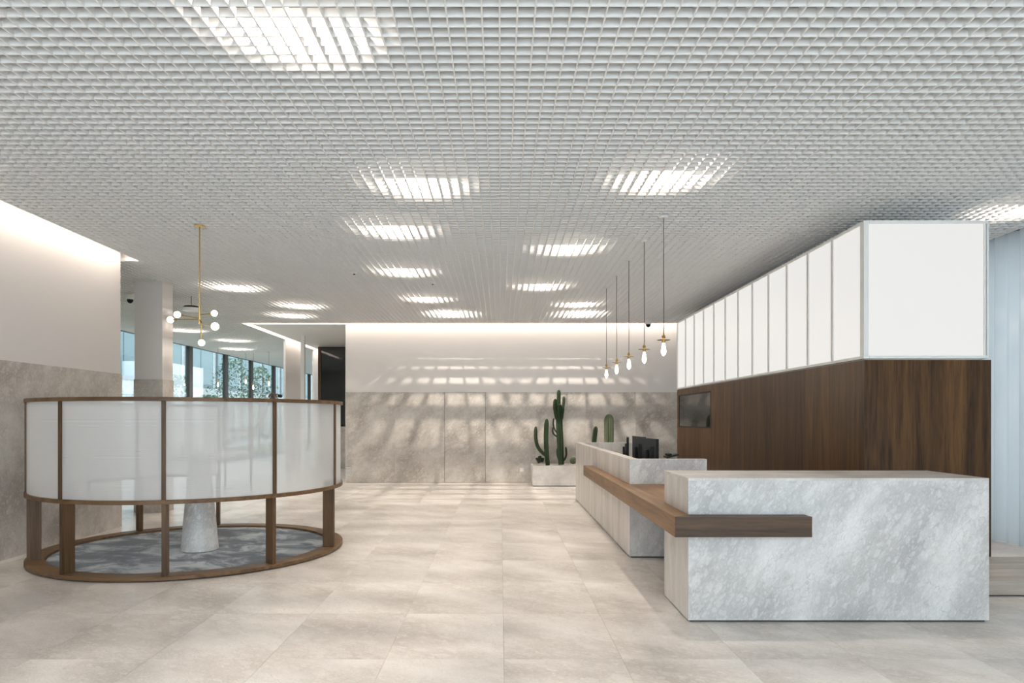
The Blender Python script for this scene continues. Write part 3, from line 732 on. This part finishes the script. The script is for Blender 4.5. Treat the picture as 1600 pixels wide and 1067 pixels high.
def dome(n, r, base=.9):
    out = []
    for i in range(n):
        t = 1-(1-i/(n-1))**1.9; k = base+(1-base)*min(1, t*2.5)
        if t > .86: u = (t-.86)/.14; k *= math.sqrt(max(0.0, 1-u*u))*.98+.02
        out.append(r*k)
    return out
def stem(b, p0, p1, r, bow=(0,0,0), ribs=6, depth=.3, n=18, base=.9):
    b.tube(column_path(p0, p1, bow, n), dome(n, r, base), ribs=ribs, depth=depth)
def at(px, py, D=16.0): return tuple(P(px, py, D))
def cactus(label, base, D, builder, m, name='cactus'):
    o = P(base, 0, D); t = thing(name, label, 'cactus', (o.x, D, ZG), 'cacti in the stone planter')
    def lp(px, py, dy=0): v = P(px, py, D); return (v.x-o.x, dy, v.z-ZG)
    builder(t, lp, m); return t
def one(t, m, nm, *a, **k):
    b = MB(); stem(b, *a, **k); return b.build(nm, m, t, smooth=True)
def c1(t, lp, m):
    one(t, m, 'stem', lp(856,727), lp(854.5,654), .055, bow=(-.03,0,0))
    one(t, m, 'arm', lp(853,712), lp(837,666), .045, bow=(-.09,0,-.09), ribs=5)
cactus('tall green two-armed cactus at the left end of the planter, one arm curved', 855, 15.9, c1, M['green'])
def c2(t, lp, m):
    one(t, m, 'trunk', lp(876.5,726), lp(872.5,640), .085, ribs=5, depth=.35, base=.85)
    one(t, m, 'arm', lp(872,650), lp(873,609), .05, ribs=5, depth=.3)
    one(t, m, 'arm', lp(875,648), lp(881,619), .045, bow=(.030,0,-.02), ribs=4, depth=.3)
    one(t, m, 'arm', lp(871,650), lp(868,623), .045, bow=(-.035,0,-.02), ribs=4, depth=.3)
    one(t, m, 'arm', lp(873,655, -.06), lp(873.5,631,-.06), .06, ribs=4, depth=.35)
    one(t, m, 'arm', lp(870.5,655, -.03), lp(867,634,-.03), .055, ribs=4, depth=.35)
    one(t, m, 'arm', lp(876,655, -.03), lp(878.5,636,-.03), .055, ribs=4, depth=.35)
    one(t, M['greendark'], 'arm', lp(871,678), lp(865.5,653), .022, bow=(-.05,0,0), ribs=4)
    one(t, M['greendark'], 'arm', lp(870,682), lp(864.5,667), .026, bow=(-.05,0,-.02), ribs=4)
    one(t, M['greendark'], 'arm', lp(878,722), lp(884,698), .028, bow=(.05,0,-.04), ribs=4)
    one(t, M['greendark'], 'arm', lp(876,722), lp(871,700), .03, bow=(-.03,0,-.02), ribs=4)
cactus('tallest dark green branching cactus in the planter', 876.5, 16.0, c2, M['green'])
def c3(t, lp, m):
    for (a, b_, r) in (((842,722),(838,715),.035), ((845,722),(843,712),.04), ((847,722),(848.5,715),.035), ((843,723),(840.5,719),.04)):
        one(t, m, 'pad', lp(*a), lp(*b_), r, ribs=4, depth=.25, n=12)
cactus('low dark clump of small cactus stems at the left end of the planter', 844, 15.8, c3, M['greendark'])
def c4(t, lp, m):
    c = lp(895.5,719); b = MB(); zs = [-.09+.17*(1-math.cos(PI*i/13))/2 for i in range(14)]
    b.tube([(0, 0, c[2]+z) for z in zs], [max(.003, .08*math.sqrt(max(0, 1-((z+.005)/.0855)**2))) for z in zs], ribs=14, depth=.18)
    b.build('body', m, t, smooth=True)
cactus('small round cactus beside the end of the counter', 895.5, 15.9, c4, M['greenpale'])
def c5(t, lp, m): one(t, m, 'stem', lp(928,727), lp(931.5,666), .055, bow=(-.03,0,0), ribs=6, depth=.3)
cactus('leaning slim green cactus rising behind the counter', 928, 16.0, c5, M['green'])
def c6(t, lp, m): one(t, m, 'stem', lp(951.5,727), lp(951.5,647), .115, ribs=13, depth=.26, n=24)
cactus('thick grey-green ribbed cactus rising behind the counter', 951.5, 16.0, c6, M['greenpale'])

# wall details
t = thing('wall_socket', 'small white wall socket on the rear stone wall beside the planter', 'socket', (.515, YB, .31))
MB().box(-.045, .045, -.008, 0, -.045, .045).build('plate', M['white'], t, bevel=.002)
MB().lathe([(.001, 0), (.02, 0), (.02, .003), (.001, .003)], 16).build('outlet', M['alu'], t, (0,-.011,0)).rotation_euler.x = PI/2
t = thing('vent_grille', 'small slotted vent grille low on the rear wall, right of the booth', 'vent', (-3.69, YB, .15))
MB().box(-.045, .075, -.004, 0, 0, .25).build('backing', M['grout'], t)
for k in range(7): MB().box(-.045, .075, -.012, -.004, .01+k*.034, .028+k*.034).build('slat', M['white'], t)

# ================================================================== OUTSIDE THE LEFT FACADE
struct(MB().box(-30, FX-.12, 5, 60, -.2, -.08).build('ground', M['grass']), 'garden ground outside', 'ground')
ob = thing('neighbouring_building', 'grey stone building with teal windows outside the side lobby', 'building', (-15.5, 30, -.08))
MB().box(-2, 0, -22, 30, 0, 9).build('wall', M['granite'], ob)
for j in range(12):
    y = -18+j*3.6
    f = MB().box(0, .06, y, y+3.1, 3.25, 6.2).build('window', M['tealframe'], ob)
    MB().box(.06, .07, y+.12, y+1.5, 3.4, 6.1).build('pane', M['teal'], f)
    MB().box(.06, .07, y+1.6, y+3.0, 3.4, 6.1).build('pane', M['teal'], f)
    f = MB().box(0, .06, y, y+3.1, .3, 2.65).build('window', M['tealframe'], ob)
    MB().box(.06, .07, y+.12, y+3.0, .4, 2.6).build('pane', M['green_glass'], f)
def shrub(x, y, r, h, lab, m, seedv):
    rnd = random.Random(seedv)
    t = thing('garden_shrub', lab, 'shrub', (x, y, -.08), 'shrubs outside the side windows')
    MB().tube([(0,0,0),(0,0,h*.6)], [.04,.02], 6).build('stem', M['wood_post'], t)
    b = MB()
    for i in range(1500):
        a = rnd.random()*2*PI; u = rnd.random()**.5; zz = h*(.15+.85*rnd.random()); rr = r*u*math.sin(PI*min(.95, zz/h*.9+.1))**.5
        px, py = rr*math.cos(a), rr*math.sin(a); s_ = .05+.07*rnd.random()
        mm = Matrix.Translation((px, py, zz)) @ Matrix.Rotation(rnd.random()*6, 4, 'Z') @ Matrix.Rotation(rnd.random()*2-1, 4, 'X')
        n = len(b.v)
        b.v += [tuple(mm @ Vector(v)) for v in ((0,-s_,0),(s_*.45,0,.012),(0,s_,0),(-s_*.45,0,.012))]; b.f.append((n,n+1,n+2,n+3))
    b.build('foliage', m, t)['kind'] = 'stuff'
for k, (x, y, r, h, lab, m) in enumerate([(-11.4, 22.2, 1.0, 2.7, 'bushy green shrub just right of the white column', M['leaf']),
    (-11.8, 24.6, 1.1, 3.2, 'pale green shrub in the second window bay', M['leaf']), (-12.0, 28.2, 1.0, 2.6, 'shrub low in the third window bay', M['leaf2']),
    (-12.2, 31.2, 1.3, 4.4, 'taller tree-like shrub in the fourth window bay', M['leaf2']), (-12.0, 34.0, 1.1, 4.2, 'shrub beside the white pier', M['leaf']),
    (-11.8, 19.0, .9, 2.5, 'shrub hidden behind the white column', M['leaf2'])]):
    shrub(x, y, r, h, lab, m, 20+k)
